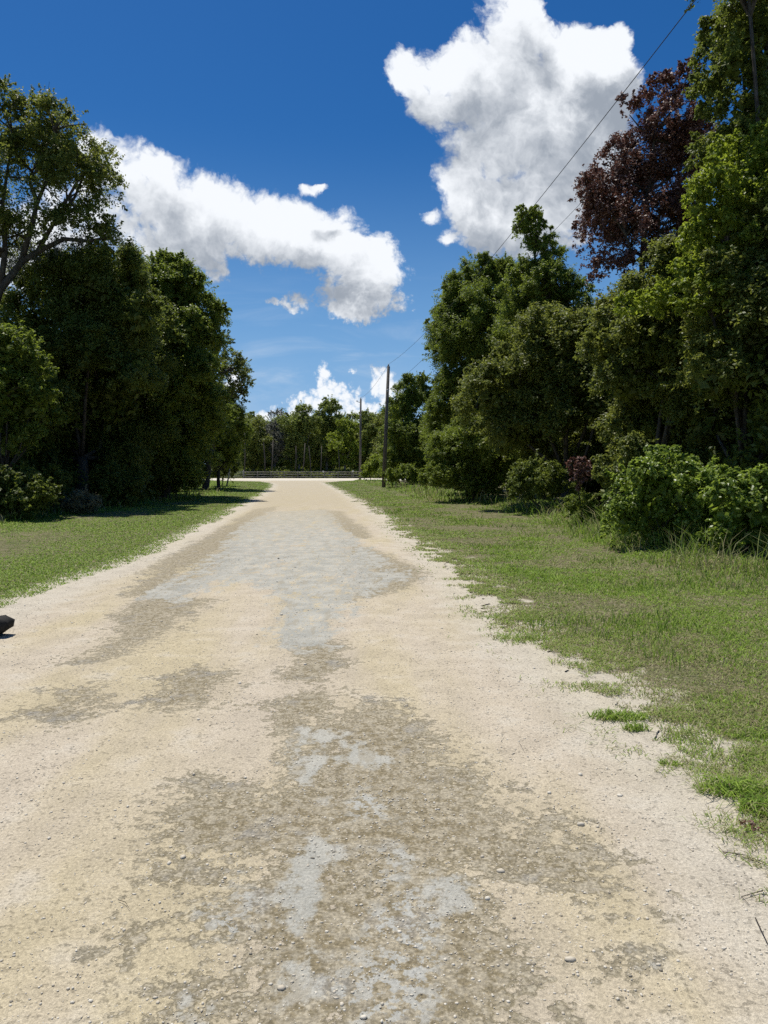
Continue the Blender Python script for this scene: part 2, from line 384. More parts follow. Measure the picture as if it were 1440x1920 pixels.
def ground_mat():
    m, t = new_mat('sandy soil with thatch'); geo = t.new('ShaderNodeNewGeometry'); p = geo.outputs['Position']
    od = attr(t, 'outside'); n1 = t.noise(p, 1.1, 4, 0.55); n2 = t.noise(p, 6, 5, 0.6); n3 = t.noise(p, 45, 4, 0.65)
    soil = t.mix(t.step(n2, 0.35, 0.65), (0.23,0.195,0.125), (0.13,0.130,0.055))
    soil = t.mix(t.math('MULTIPLY', t.step(n1, 0.45, 0.7), 0.5), soil, (0.09,0.12,0.035))
    soil = t.vec('SCALE', soil, scale=t.step(n3, 0.3, 0.7, 0.30, 1.35))
    sand = t.vec('SCALE', t.mix(n2, (0.52,0.48,0.40), (0.44,0.39,0.29)), scale=t.step(n3, 0.3, 0.7, 0.80, 1.12))
    s = t.math('ADD', od, t.math('MULTIPLY', t.math('SUBTRACT', n2, 0.5), -1.6))
    c = t.mix(t.step(s, 0.25, 0.60), sand, soil)
    c = t.mix(t.math('MULTIPLY', t.step(n2, 0.62, 0.70), t.step(od, 3.0, 0.5)), c, sand)
    finish(t, principled(t, c, 0.95, 0.1, bump(t, n3, 0.7, 0.02))); return m

# ------------------------------------------------------------------ road geometry from surveyed points
Lp = np.array([gnd(*p) for p in [(0,1145),(60,1122),(120,1098),(200,1072),(290,1038),(350,1005),(400,980),(440,957),(475,936),(500,922),(511,913),(508,906),(488,903)]])
Rp = np.array([gnd(*p) for p in [(1440,1590),(1380,1500),(1290,1420),(1205,1370),(1150,1310),(1040,1240),(965,1185),(900,1120),(850,1068),(800,1028),(740,988),(700,958),(665,936),(640,921),(620,911),(608,905),(640,902)]])
def xl(y):
    return np.interp(y, np.r_[-60, 0, Lp[:, 1], 103, 106], np.r_[1.5, -3.7, Lp[:, 0], -22, -30])
def xr(y):
    return np.interp(y, np.r_[-60, 0, Rp[:, 1], 103, 106], np.r_[7.0, 1.75, Rp[:, 0], -3.5, 0])
def xlj(y):
    a = np.clip(y / 25, 0.4, 1.5)
    return xl(y) + vnoise1(y, 1, 0.9) * 0.35 * a + vnoise1(y, 2, 3.1) * 0.18 * a + vnoise1(y, 3, 11) * 0.09
def xrj(y):
    a = np.clip(y / 25, 0.4, 1.5)
    return xr(y) + vnoise1(y, 4, 0.9) * 0.45 * a + vnoise1(y, 5, 3.1) * 0.26 * a + vnoise1(y, 6, 11) * 0.12

def sdf(px, py, poly):
    n = len(poly); d = np.full(px.shape, 1e9); ins = np.zeros(px.shape, bool)
    for i in range(n):
        ax, ay = poly[i]; bx, by = poly[(i + 1) % n]
        ex, ey = bx - ax, by - ay; tt = np.clip(((px - ax) * ex + (py - ay) * ey) / (ex * ex + ey * ey + 1e-12), 0, 1)
        d = np.minimum(d, np.hypot(px - ax - tt * ex, py - ay - tt * ey))
        c = ((ay > py) != (by > py)) & (px < (bx - ax) * (py - ay) / (by - ay + 1e-12) + ax); ins ^= c
    return np.where(ins, d, -d)
BROWN = [
 [(600,1345),(690,1320),(760,1330),(800,1370),(840,1410),(910,1460),(1000,1530),(1090,1600),(1155,1660),(1140,1700),(1060,1680),(960,1662),(900,1650),(960,1690),(1010,1745),(1080,1800),(1020,1850),(1050,1900),(1080,1990),(420,1990),(345,1850),(400,1790),(335,1740),(360,1700),(300,1650),(430,1640),(310,1600),(320,1550),(400,1470),(520,1480),(560,1400)],
 [(225,1155),(330,1085),(430,1020),(455,1035),(380,1090),(330,1125),(400,1125),(300,1190),(180,1250),(135,1245),(215,1195)],
 [(30,1345),(100,1300),(180,1288),(195,1325),(110,1355)], [(280,1325),(300,1280),(370,1250),(440,1275),(390,1320),(300,1340)],
 [(230,1120),(300,1060),(400,1000),(480,955),(520,950),(470,990),(420,1030),(330,1080),(290,1120)], [(600,955),(640,960),(700,1010),(670,1010),(630,985)],
 [(640,1010),(720,1040),(800,1075),(770,1105),(700,1120),(640,1130),(690,1080),(650,1040)],
 [(545,1195),(640,1205),(652,1245),(600,1280),(535,1275),(560,1235)],
 [(245,1760),(268,1738),(282,1755),(262,1778)], [(1118,1800),(1148,1806),(1135,1830)], [(470,1330),(600,1300),(640,1330),(520,1380)],
]
GREY = [
 [(500,960),(620,955),(640,985),(695,1030),(740,1065),(780,1085),(730,1100),(680,1130),(650,1160),(635,1200),(640,1215),(560,1225),(485,1205),(512,1150),(492,1110),(440,1092),(350,1130),(265,1125),(330,1080),(400,1040),(432,1000),(470,975)],
 [(545,1575),(620,1580),(645,1620),(620,1700),(560,1765),(535,1840),(505,1865),(480,1740),(475,1640),(500,1600)],
 [(575,1385),(630,1350),(690,1400),(725,1430),(640,1460),(560,1485),(520,1478),(560,1430)],
 [(790,1625),(900,1665),(915,1695),(860,1690),(800,1650)],
 [(1130+0,1850),(1131,1851),(1130,1852)], [(380,1900),(430,1880),(420,1910),(385,1930)],
]
ys = np.concatenate([np.linspace(-40, 0.5, 40), np.linspace(0.55, 12, 560), 12 * np.exp(np.linspace(0.004, math.log(106 / 12), 420))])
ss = np.linspace(0, 1, 150)
XL, XR = xlj(ys), xrj(ys)
RX = XL[:, None] * (1 - ss) + XR[:, None] * ss; RY = np.repeat(ys[:, None], len(ss), 1)
fx, fy = RX.ravel(), RY.ravel()
def patches(polys):
    d = np.full(fx.shape, -9.0)
    for pl in polys: d = np.maximum(d, sdf(fx, fy, np.array([gnd(*p) for p in pl])))
    return d
mottle = patches([[(620,1640),(740,1600),(830,1720),(860,1820),(820,1930),(640,1950),(640,1800),(680,1720)], [(350,1700),(460,1640),(470,1760),(380,1800)], [(600,1500),(700,1470),(760,1540),(640,1560)]])
brown = patches(BROWN); grey = patches(GREY)
# mottled pale patch in the near grey area is broken up more
inside = np.minimum(fx - xl(fy), xr(fy) - fx)
worn = np.clip((fy - 17) / 18, 0, 1) * np.clip(inside / 0.9, 0, 1) * np.clip((104 - fy) / 10, 0, 1)
zed = 0.012 + 0.02 * fbm2(fx, fy, 30, 0.5, 2) * 0 + 0.006 * (fbm2(fx, fy, 31, 5, 3) - 0.5)
nr, nc = len(ys), len(ss)
i = np.arange(nr - 1)[:, None] * nc; j = np.arange(nc - 1)[None, :]
q = np.stack([i + j, i + j + 1, i + nc + j + 1, i + nc + j], -1).reshape(-1, 4)
tag(obj('road', mesh_np('road', np.c_[fx, fy, zed], [q], ROAD, True, dict(brown=brown, grey=grey, inside=inside, worn=worn, mottle=mottle))), kind='structure')

# cross road: flat sheet beyond the junction
cy0, cy1 = 104.0, 131.0
cx = np.linspace(-160, 120, 300)
v = np.vstack([np.c_[cx, cy0 + vnoise1(cx, 8, 0.2) * 1.0, np.full(300, 0.022)], np.c_[cx, cy1 + vnoise1(cx, 9, 0.2) * 0.8, np.full(300, 0.022)]])
ii = np.arange(299)
tag(obj('cross_road', mesh_np('cross_road', v, [np.stack([ii, ii + 1, ii + 301, ii + 300], -1)], pale_road())), kind='structure')

# ground sheet
gy = np.concatenate([np.linspace(-500, -8, 30), np.linspace(-7, 30, 300), 30 * np.exp(np.linspace(0.01, math.log(1500 / 30), 160))])
off = np.concatenate([-np.exp(np.linspace(math.log(1200), math.log(0.25), 70)), np.linspace(-0.2, 1.2, 12), 1 + np.exp(np.linspace(math.log(0.25), math.log(1200), 70))])
lo = xl(gy)[:, None]; hi = xr(gy)[:, None]; wd = hi - lo
GX = np.where(off[None] < 0, lo + off[None], np.where(off[None] <= 1, lo + off[None] * wd, hi + off[None] - 1))
GX = np.sort(GX, 1); GY = np.repeat(gy[:, None], GX.shape[1], 1)
gx_, gy_ = GX.ravel(), GY.ravel()
outside = np.maximum(xl(gy_) - gx_, gx_ - xr(gy_))
nc = GX.shape[1]; nr = len(gy)
i = np.arange(nr - 1)[:, None] * nc; j = np.arange(nc - 1)[None, :]
q = np.stack([i + j, i + j + 1, i + nc + j + 1, i + nc + j], -1).reshape(-1, 4)
gz = np.clip((outside - 0.3) / 3, 0, 1) * 0.05 * fbm2(gx_, gy_, 41, 0.35, 3)
gz[np.abs(gy_) > 100] = 0
tag(obj('ground', mesh_np('ground', np.c_[gx_, gy_, gz], [q], ground_mat(), True, dict(outside=outside))), kind='structure')

# ------------------------------------------------------------------ grass
def blade_mat():
    m, t = new_mat('grass blades'); geo = t.new('ShaderNodeNewGeometry'); rnd = geo.outputs['Random Per Island']
    dry = attr(t, 'dry'); hh = attr(t, 'hh')
    c = t.mix(rnd, (0.115,0.205,0.022), (0.33,0.455,0.070))
    c = t.mix(dry, c, t.mix(rnd, (0.27,0.225,0.125), (0.44,0.38,0.235)))
    b = principled(t, c, 0.6, 0.25); tr = t.new('ShaderNodeBsdfTranslucent'); t.l.new(c, tr.inputs[0])
    mx = t.new('ShaderNodeMixShader'); mx.inputs[0].default_value = 0.35
    t.l.new(b, mx.inputs[1]); t.l.new(tr.outputs[0], mx.inputs[2]); finish(t, mx.outputs[0]); return m
BLADE = blade_mat()
def blades(px, py, h, wid, lean, dry, rng, z0=0.0):
    n = len(px); az = rng.rand(n) * 2 * np.pi; la = rng.rand(n) * 2 * np.pi
    dx, dy = np.cos(az) * wid / 2, np.sin(az) * wid / 2
    lx, ly = np.cos(la) * lean * h, np.sin(la) * lean * h
    z0 = np.zeros(n) + z0
    V = np.empty((n, 5, 3), np.float32)
    V[:, 0] = np.c_[px - dx, py - dy, z0]; V[:, 1] = np.c_[px + dx, py + dy, z0]
    mz = z0 + h * 0.6
    V[:, 2] = np.c_[px + dx * .8 + lx * .35, py + dy * .8 + ly * .35, mz]; V[:, 3] = np.c_[px - dx * .8 + lx * .35, py - dy * .8 + ly * .35, mz]
    V[:, 4] = np.c_[px + lx, py + ly, z0 + h * np.sqrt(np.clip(1 - 0.45 * lean ** 2, 0.12, 1))]
    b = np.arange(n)[:, None] * 5
    return V.reshape(-1, 3), b + np.array([0, 1, 2, 3]), b + np.array([3, 2, 4]), np.repeat(dry, 5)
LT = lambda y: np.interp(y, [0, 15, 22, 32, 49, 69, 90, 104], [-12.8, -12.2, -11.6, -10.8, -11.5, -14.2, -19, -25])   # left tree line
RT = lambda y: np.interp(y, [0, 8, 12, 16, 20, 32, 37, 63, 90, 104], [9.0, 8.0, 5.8, 5.6, 6.0, 5.6, 3.2, 1.3, -2.2, -3.5]) # right tree line
def make_grass():
    rng = np.random.RandomState(5); N = 1300000
    r = 1.2 * np.exp(rng.rand(N) ** 0.85 * math.log(106 / 1.2)); th = (rng.rand(N) - 0.5) * R_(74)
    x = r * np.sin(th); y = r * np.cos(th)
    out = np.maximum(xlj(y) - x, x - xrj(y)); right = x > (xl(y) + xr(y)) / 2
    keep = (out > -0.02) & (x > LT(y) - 3.5) & (x < RT(y) + 3.0) & (y < 103.5)
    n1 = fbm2(x, y, 50, 0.9, 4); n2 = fbm2(x, y, 60, 4.0, 3)
    # the right verge is thin and patchy near the sand
    n3 = fbm2(x, y, 65, 2.0, 4)
    cover = np.where(right, np.clip(0.5 + ((out - 0.05) * 0.9 + (n3 - 0.47) * 5.0 + (n2 - 0.5) * 3.0) * 0.9, 0, 1) * np.clip(1.3 + (n1 - 0.5) * 2.5, 0.5, 1), np.clip(0.30 + out * 1.3 + (n2 - 0.5) * 1.8, 0, 1))
    far = np.clip((y - 20) / 15, 0, 1); cover = np.maximum(cover, far * np.clip(out * 1.5, 0, 1))
    keep &= rng.rand(N) < cover
    x, y, out, right, n1, n2, r = [a[keep] for a in (x, y, out, right, n1, n2, r)]; n = len(x)
    edge = np.clip(1.3 - np.where(right, RT(y) - x, x - LT(y)), 0, 1)          # rough growth under the trees
    h = (0.018 + 0.030 * rng.rand(n)) * np.clip(0.7 + out * 0.25, 0.7, 1.25) * np.where(right, np.clip(0.2 + n1 * 1.7, 0.5, 1.7), 1.0)
    h = h * (1 + 0.004 * r) + edge * rng.rand(n) * np.where(right, 0.30, 0.12)
    wid = np.maximum(0.0035 + 0.003 * rng.rand(n), r * 0.0011)
    lean = 0.5 + 1.6 * rng.rand(n)
    dryp = np.where(right, 0.42 - (n1 - 0.5) * 2.0 + (n2 - .5) * 1.4 + np.clip(0.9 - out, 0, 1) * 0.35 - np.clip((y - 18) / 30, 0, 0.12), 0.10 + (n2 - 0.5) * 0.5 + (n1 - .5) * 0.6)
    dry = (rng.rand(n) < np.clip(dryp, 0.03, 0.75)) * (0.5 + 0.5 * rng.rand(n))
    V, Q, T, A = blades(x, y, h, wid, lean, dry, rng)
    tag(obj('grass', mesh_np('grass', V, [Q, T], BLADE, False, dict(dry=A))), 'mown green grass with dry thatch covering both road verges', 'grass', kind='stuff')
    # taller fresh blades and weeds
    N = 240000; r = 3 * np.exp(rng.rand(N) * math.log(70 / 3)); th = (rng.rand(N) - 0.5) * R_(74)
    x = r * np.sin(th); y = r * np.cos(th)
    d = RT(y) - x; dl = x - LT(y); out = np.maximum(xlj(y) - x, x - xrj(y))
    n1 = fbm2(x, y, 70, 0.8, 4)
    kr = (x > 0) & (out > .25) & (rng.rand(N) < np.clip((n1 - 0.54) * 3.5 + np.clip(1.6 - np.abs(d), 0, 1) * 0.9, 0, 1)) & (x < RT(y) + 1.2)
    kl = (x < 0) & (out > .25) & (rng.rand(N) < np.clip(0.8 - np.abs(dl), 0, 1) * 0.7)
    k = kr | kl; x, y, d, dl, r, n1 = [a[k] for a in (x, y, d, dl, r, n1)]; n = len(x)
    near = np.clip(1.5 - np.abs(np.where(x > 0, d, dl)), 0, 1)
    h = 0.06 + 0.07 * rng.rand(n) + near * rng.rand(n) ** 2 * np.where(x > 0, 0.75, 0.4)
    V, Q, T, A = blades(x, y, h, np.maximum(0.005, r * 0.0011), 0.3 + 0.6 * rng.rand(n), (rng.rand(n) < 0.16 + 0.4 * near) * (0.4 + 0.6 * rng.rand(n)), rng)
    tag(obj('tall_grass', mesh_np('tall_grass', V, [Q, T], BLADE, False, dict(dry=A))), 'longer grass and weeds along the foot of the trees', 'grass', kind='stuff')
make_grass()
def tuft(px, py, rad, n, h, label, seed, stretch=(1, 1), runners=6):
    rng = np.random.RandomState(seed); c = gnd(px, py)
    a = rng.rand(n) * 2 * np.pi; rr = rad * rng.rand(n) ** 0.7
    x = np.cos(a) * rr * stretch[0]; y = np.sin(a) * rr * stretch[1]
    V, Q, T, A = blades(x, y, h * (0.5 + 0.7 * rng.rand(n)), 0.005 + 0.003 * rng.rand(n), 0.7 + 1.0 * rng.rand(n), (rng.rand(n) < 0.15) * 0.8, rng, 0.012)
    tag(obj('grass_tuft', mesh_np('grass_tuft', V, [Q, T], BLADE, False, dict(dry=A)), loc=(c[0], c[1], 0)), label, 'grass tuft', 'grass tufts rooted in the sand')
tuft(1160, 1350, 0.13, 420, 0.06, 'lone flat green grass tuft on the sand just left of the right verge', 11, (1.5, 0.6))
tuft(1192, 1372, 0.07, 150, 0.05, 'smaller green tuft touching the lone flat tuft on the sand', 12, (1.3, 0.7))
tuft(1375, 1490, 0.12, 420, 0.085, 'long bladed tuft spreading from the verge over the sand at the right', 13, (1.5, 0.7))
tuft(1425, 1525, 0.10, 300, 0.07, 'ragged tuft at the right frame edge above the reddish weeds', 14)
tuft(1245, 1437, 0.028, 40, 0.03, 'tiny weed sprout alone on pale sand, left one of two', 15)
tuft(1268, 1440, 0.028, 40, 0.03, 'tiny weed sprout alone on pale sand, right one of two', 16)
tuft(985, 1200, 0.22, 350, 0.06, 'low spreading tuft where the right verge juts onto the road', 17, (1.4, 1.2))
def dry_edge():
    rng = np.random.RandomState(61); N = 90000; y = 2.6 * np.exp(rng.rand(N) * math.log(22 / 2.6)); x = xr(y) + rng.randn(N) * 0.24 + 0.24
    k = rng.rand(N) < np.clip((fbm2(x, y, 62, 3.2, 4) - 0.50) * 6.0, 0, 1); x, y = x[k], y[k]; n = len(x)
    V, Q, T, A = blades(x, y, 0.015 + 0.03 * rng.rand(n), np.maximum(0.004, y * 0.0011), 1.0 + 1.4 * rng.rand(n), (rng.rand(n) < 0.55) * (0.4 + 0.6 * rng.rand(n)), rng, 0.012)
    tag(obj('straw', mesh_np('straw', V, [Q, T], BLADE, False, dict(dry=A))), 'matted straw and low runners fringing the right road edge', 'straw', kind='stuff')
dry_edge()
tuft(935, 1160, 0.14, 160, 0.04, 'brownish thin tuft on the sand beside the right verge', 18, (1.8, .8))

# ------------------------------------------------------------------ gravel and twigs
def leaf_quads(p, L, Wd, rng, up=0.6, outw=None, droop=0.0):
    n = len(p); nr = rng.randn(n, 3) * 0.55 + np.array([0, 0, up])
    if outw is not None: nr += outw * 0.5
    nr /= np.linalg.norm(nr, axis=1)[:, None]
    t = rng.randn(n, 3); t[:, 2] -= droop; t -= nr * (t * nr).sum(1)[:, None]; t /= np.linalg.norm(t, axis=1)[:, None]
    b = np.cross(nr, t); s = (0.7 + 0.6 * rng.rand(n))[:, None]
    t = t * s * (np.asarray(L).reshape(-1, 1) if np.ndim(L) else L) / 2; b = b * s * (np.asarray(Wd).reshape(-1, 1) if np.ndim(Wd) else Wd) / 2
    V = np.empty((n, 4, 3), np.float32); V[:, 0] = p - t; V[:, 1] = p + b - t * 0.1; V[:, 2] = p + t; V[:, 3] = p - b - t * 0.1
    return V.reshape(-1, 3), (np.arange(n)[:, None] * 4 + np.array([0, 1, 2, 3]))
def gravel():
    rng = np.random.RandomState(9); N = 40000
    r = 1.6 * np.exp(rng.rand(N) * math.log(14 / 1.6)); th = (rng.rand(N) - 0.5) * R_(66)
    x = r * np.sin(th); y = r * np.cos(th)
    keep = (x > xl(y) + .02) & (x < xr(y) + 0.2) & (rng.rand(N) < 0.25 + 1.2 * np.clip(fbm2(x, y, 80, 1.2, 3) - 0.35, 0, 1))
    x, y, r = x[keep], y[keep], r[keep]; n = len(x)
    s = 0.0012 + 0.0036 * rng.rand(n) ** 4 + 0.0003 * r; big = rng.rand(n) < 0.012; s[big] *= 2.4
    base = np.array([[0,0,1],[.894,0,.447],[.276,.851,.447],[-.724,.526,.447],[-.724,-.526,.447],[.276,-.851,.447],[.724,.526,-.447],[-.276,.851,-.447],[-.894,0,-.447],[-.276,-.851,-.447],[.724,-.526,-.447],[0,0,-1]])
    F = np.array([[0,1,2],[0,2,3],[0,3,4],[0,4,5],[0,5,1],[1,6,2],[2,7,3],[3,8,4],[4,9,5],[5,10,1],[6,7,2],[7,8,3],[8,9,4],[9,10,5],[10,6,1],[11,7,6],[11,8,7],[11,9,8],[11,10,9],[11,6,10]])
    V = base[None] * (1 + 0.35 * (rng.rand(n, 12, 1) - 0.5)) * (s[:, None, None] * (0.7 + 0.9 * rng.rand(n, 1, 3)) * np.array([1, 1, 0.6]))
    V = V + np.stack([x, y, 0.012 + s * 0.25], -1)[:, None, :]
    FF = (np.arange(n)[:, None, None] * 12 + F[None]).reshape(-1, 3)
    m, t = new_mat('limestone pebbles'); geo = t.new('ShaderNodeNewGeometry'); rnd = geo.outputs['Random Per Island']
    c = t.mix(rnd, (0.50,0.44,0.34), (0.68,0.63,0.53)); c = t.mix(t.step(rnd, 0.93, 0.96), c, (0.26,0.23,0.18))
    finish(t, principled(t, c, 0.9, 0.15))
    tag(obj('gravel', mesh_np('gravel', V.reshape(-1, 3), [FF], m, False)), 'loose crushed limestone gravel scattered over the road', 'gravel', kind='stuff')
gravel()
def litter():
    rng = np.random.RandomState(21); N = 9000
    r_ = 2.5 * np.exp(rng.rand(N) * math.log(45 / 2.5)); th = (rng.rand(N) - 0.5) * R_(74)
    x = r_ * np.sin(th); y = r_ * np.cos(th); out = np.maximum(xl(y) - x, x - xr(y))
    k = (out > -0.35) & (rng.rand(N) < np.clip(0.15 + out * 0.3, 0.03, 1)) & (x < RT(y) + 1) & (x > LT(y) - 1); x, y, r_ = x[k], y[k], r_[k]; n = len(x)
    V, F = leaf_quads(np.c_[x, y, 0.02 + 0.03 * rng.rand(n)], 0.028 + 0.0012 * r_, 0.014 + 0.0006 * r_, rng, 1.2)
    tag(obj('fallen_leaves', mesh_np('fallen_leaves', V, [F], LM['dry'])), 'dry fallen leaves and straw scattered over both verges', 'fallen leaves', kind='stuff')
def twig(pts, r, label):
    b = MB(); P3 = []
    for k, (px, py) in enumerate(pts):
        gxy = gnd(px, py); P3.append([gxy[0], gxy[1], 0.018 + 0.004 * (k % 2)])
    P3 = np.array(P3); b.tube(P3, np.linspace(r, r * 0.5, len(P3)), 5)
    tag(obj('twig', b.mesh('twig', TWIG, offset=P3[0]), loc=tuple(P3[0])), label, 'twig', 'dark twigs fallen on the road')
twig([(1355,1605),(1390,1612),(1440,1628)], 0.0022, 'upper of two dark twigs crossing near the reddish weeds')
twig([(1375,1608),(1410,1622),(1445,1634)], 0.0015, 'thinner lower dark twig close beneath the upper one')
twig([(1430,1678),(1390,1692),(1405,1706)], 0.0018, 'short bent dark twig shaped like a hook')
twig([(1416,1730),(1428,1758),(1442,1785)], 0.0022, 'straight dark twig lowest at the right frame edge')
twig([(222,1696),(235,1702),(243,1713)], 0.0013, 'small curved brown twig alone on the sand at left')
twig([(975,1400),(983,1415)], 0.001, 'hair thin dark twig on the yellowish sand right of the worn patch')

def weed(px, py, label, leafm, seed, n=60, rad=0.06):
    rng = np.random.RandomState(seed); c = gnd(px, py); a = rng.rand(n) * 6.283; rr = rad * rng.rand(n)
    V, F = leaf_quads(np.c_[np.cos(a) * rr, np.sin(a) * rr, 0.01 + 0.03 * rng.rand(n)], 0.022, 0.012, rng)
    tag(obj('weed', mesh_np('weed', V, [F], leafm), loc=(c[0], c[1], 0)), label, 'weed')
weed(1412, 1560, 'small weed with reddish leaves on the sand at the right edge', LM['dead'], 3)

# ------------------------------------------------------------------ trees
def foliage(lobes, L, lai, rng, core=True, twigs=26, spread=1.15, zmin=0.04, aspect=0.5, droop=0.3, back=0.45):
    """lobes: (centre, radius). Leaves sit along twigs of clumps that cover each lobe."""
    PP_, OO_, SS_ = [], [], []; clumps = []
    la = 0.5 * L * L * aspect
    ext = []
    for (c, R) in lobes:
        ext.append((c, R, True))
        for _ in range(3):
            v_ = rng.randn(3); v_ /= np.linalg.norm(v_); v_[2] = abs(v_[2]) * 0.8; v_[1] = -abs(v_[1]) * 0.6 if rng.rand() < 0.7 else v_[1]
            ext.append((c + v_ * R * (0.85 + 0.2 * rng.rand()), R * (0.22 + 0.20 * rng.rand()), False))
    for (c, R, main_) in ext:
        nc = int(np.clip(7 + 4.5 * R, 6, 22)) if main_ else 4
        d = rng.randn(nc, 3); d /= np.linalg.norm(d, axis=1)[:, None]; d[:, 2] = np.where(d[:, 2] < -0.5, -d[:, 2], d[:, 2])
        cc = c + d * R * (0.50 + 0.42 * rng.rand(nc, 1)) * np.array([1, 1, 0.92])
        rc = R * (0.22 + 0.22 * rng.rand(nc))
        tot = lai * 4 * np.pi * R * R / la
        if main_:      # loose sprays that break the outline
            for _ in range(int(9 + 4 * R)):
                v_ = rng.randn(3) + np.array([0, -0.2, 0.5]); v_ /= np.linalg.norm(v_)
                p0 = c + v_ * R * 0.85; p1 = v_ * R * (0.15 + 0.50 * rng.rand() ** 1.5) + np.array([0, 0, rng.randn() * 0.1 * R])
                n = int(26 + 0.012 * R / la); t_ = rng.rand(n, 1) ** 0.8
                PP_.append(p0 + p1 * t_ + rng.randn(n, 3) * 0.07 * R * (1.1 - t_)); OO_.append(np.repeat(v_[None], n, 0)); SS_.append(np.full(n, L))
        for k in range(nc):
            if cc[k][2] + rc[k] < 0.1: continue
            n = int(tot / nc * (rc[k] / (R * 0.37)) ** 2)
            if d[k][1] > 0.35: n = int(n * back)
            if n < 4: continue
            tw = rng.randn(twigs, 3) + d[k] * 0.9 + np.array([0, 0, 0.25]); tw /= np.linalg.norm(tw, axis=1)[:, None]
            ln = 0.6 + 0.65 * rng.rand(twigs); ti = rng.randint(0, twigs, n)
            t_ = (0.15 + 0.85 * rng.rand(n) ** 0.65) * ln[ti] * spread
            pos = cc[k] + tw[ti] * (rc[k] * t_)[:, None] + rng.randn(n, 3) * rc[k] * 0.13
            pos[:, 2] -= 0.10 * rc[k] * t_ ** 2
            PP_.append(pos); OO_.append(tw[ti]); SS_.append(np.full(n, L)); clumps.append((cc[k], rc[k]))
        if core and main_:
            n = int(2.2 * 4 * np.pi * (R * .6) ** 2 / (0.5 * 0.34 * 0.24)); dd = rng.randn(n, 3); dd /= np.linalg.norm(dd, axis=1)[:, None]
            PP_.append(c + dd * R * (0.10 + 0.46 * rng.rand(n, 1))); OO_.append(dd); SS_.append(np.full(n, min(0.34, R * 0.4)))
    p = np.vstack(PP_); o = np.vstack(OO_); s = np.concatenate(SS_)
    k = p[:, 2] > zmin; p, o, s = p[k], o[k], s[k]
    V, F = leaf_quads(p, s, s * aspect, rng, 0.55, o, droop)
    return V, F, clumps

NLEAF = 0
def tree(name, label, cat, lobes_px, d, base_px, leaf, L=0.12, lai=1.5, seed=1, trunk_r=0.16, bark=None, group=None,
         core=True, depth=0.6, limbs=None, back=True, moss=None, twigs=26, spread=1.15, limb_n=9, aspect=0.5, trunk=True, grow=1.08):
    """lobes_px: (px, py, r_px[, depth offset in m])"""
    global NLEAF
    rng = np.random.RandomState(seed); lobes = []
    for lb in lobes_px:
        dd = d + (lb[3] if len(lb) > 3 else (rng.rand() - 0.5) * 2 * depth * lb[2] * d / FPX)
        lobes.append((at(lb[0], lb[1], dd), lb[2] * grow * dd / FPX))
    if back:
        for (c, R) in list(lobes)[::3]:
            lobes.append((c + np.array([0, R * 1.3, -0.1 * R]), R * 0.9))
    base = at(base_px, 900, d); base[2] = 0
    root = thing(name, tuple(base), label, cat, group)
    V, F, cl = foliage(lobes, L, lai, rng, core, twigs, spread, aspect=aspect)
    NLEAF += len(F)
    V = V - base
    me = mesh_np('crown', V, [F], LM[leaf]); obj('crown', me, root)
    if trunk:
        b = MB(); cen = np.mean([c for c, R in lobes[:len(lobes_px)]], axis=0); top = max(c[2] for c, R in lobes)
        fork = base + (cen - base) * 0.35; fork[2] = max(0.35 * cen[2], 0.2)
        mid = (base + fork) / 2 + np.array([rng.randn() * 0.15, 0, 0]) * fork[2] * 0.2
        b.tube([base + [0, 0, -0.1], base + [0, 0, 0.15], mid, fork], [trunk_r * 1.5, trunk_r * 1.1, trunk_r * 0.95, trunk_r * 0.85], 9)
        if limbs:
            for path, r0 in limbs:
                pts = np.array([at(a_, b_, d + (q_[0] if q_ else 0)) for (a_, b_, *q_) in path]); b.tube(pts, np.linspace(r0, r0 * 0.3, len(pts)), 7)
        tg = sorted(lobes, key=lambda z: -z[1])[:limb_n]; starts = None
        if limbs: starts = np.vstack([np.array([at(a_, b_, d) for (a_, b_, *q_) in path]) for path, r0 in limbs])
        if limbs: b.tube([fork, (fork + starts[0]) / 2, starts[0]], [trunk_r * 0.8, trunk_r * 0.72, trunk_r * 0.6], 7)
        for (c, R) in tg:
            if starts is not None:
                dist = np.linalg.norm(starts - c, axis=1) + np.where(starts[:, 2] > c[2], 2.0, 0); fork = starts[np.argmin(dist)]
                if np.min(dist) > 4.5: continue
            a1 = fork + (c - fork) * 0.45 + rng.randn(3) * 0.12 * R + np.array([0, 0, -0.15 * R])
            rr = trunk_r * 0.36
            b.tube([fork, a1, c], [rr, rr * 0.7, rr * 0.4], 6)
            near = [x for x in cl if np.linalg.norm(x[0] - c) < R * 1.05]
            for kk in rng.permutation(len(near))[:7]:
                cc, rc = near[kk]; m1 = (c + cc) / 2 + rng.randn(3) * 0.1 * rc
                b.tube([c - (c - a1) * 0.2, m1, cc], [rr * 0.4, rr * 0.27, rr * 0.12], 5, cap=False)
                for _ in range(3):
                    e = cc + rng.randn(3) * rc * 0.6; b.tube([cc, (cc + e) / 2 + rng.randn(3) * 0.05 * rc, e], [rr * 0.14, rr * 0.1, rr * 0.05], 4, cap=False)
        obj('trunk', b.mesh('trunk', bark or BARK, True, offset=base), root)
    if moss:
        pl = []
        for (mx_, my_, ln_) in moss:
            for _ in range(26):
                p0 = at(mx_ + rng.randn() * 9, my_ + rng.randn() * 5, d + rng.randn() * 0.4); n_ = 26
                zz = rng.rand(n_) * ln_ * (0.4 + 0.6 * rng.rand())
                pl.append(p0 + np.c_[rng.randn(n_) * 0.03, rng.randn(n_) * 0.03, -zz])
        pp = np.vstack(pl); V, F = leaf_quads(pp, 0.11, 0.022, rng, 0.0, None, 3.0)
        obj('moss', mesh_np('moss', V - base, [F], LM['moss']), root)
    return root

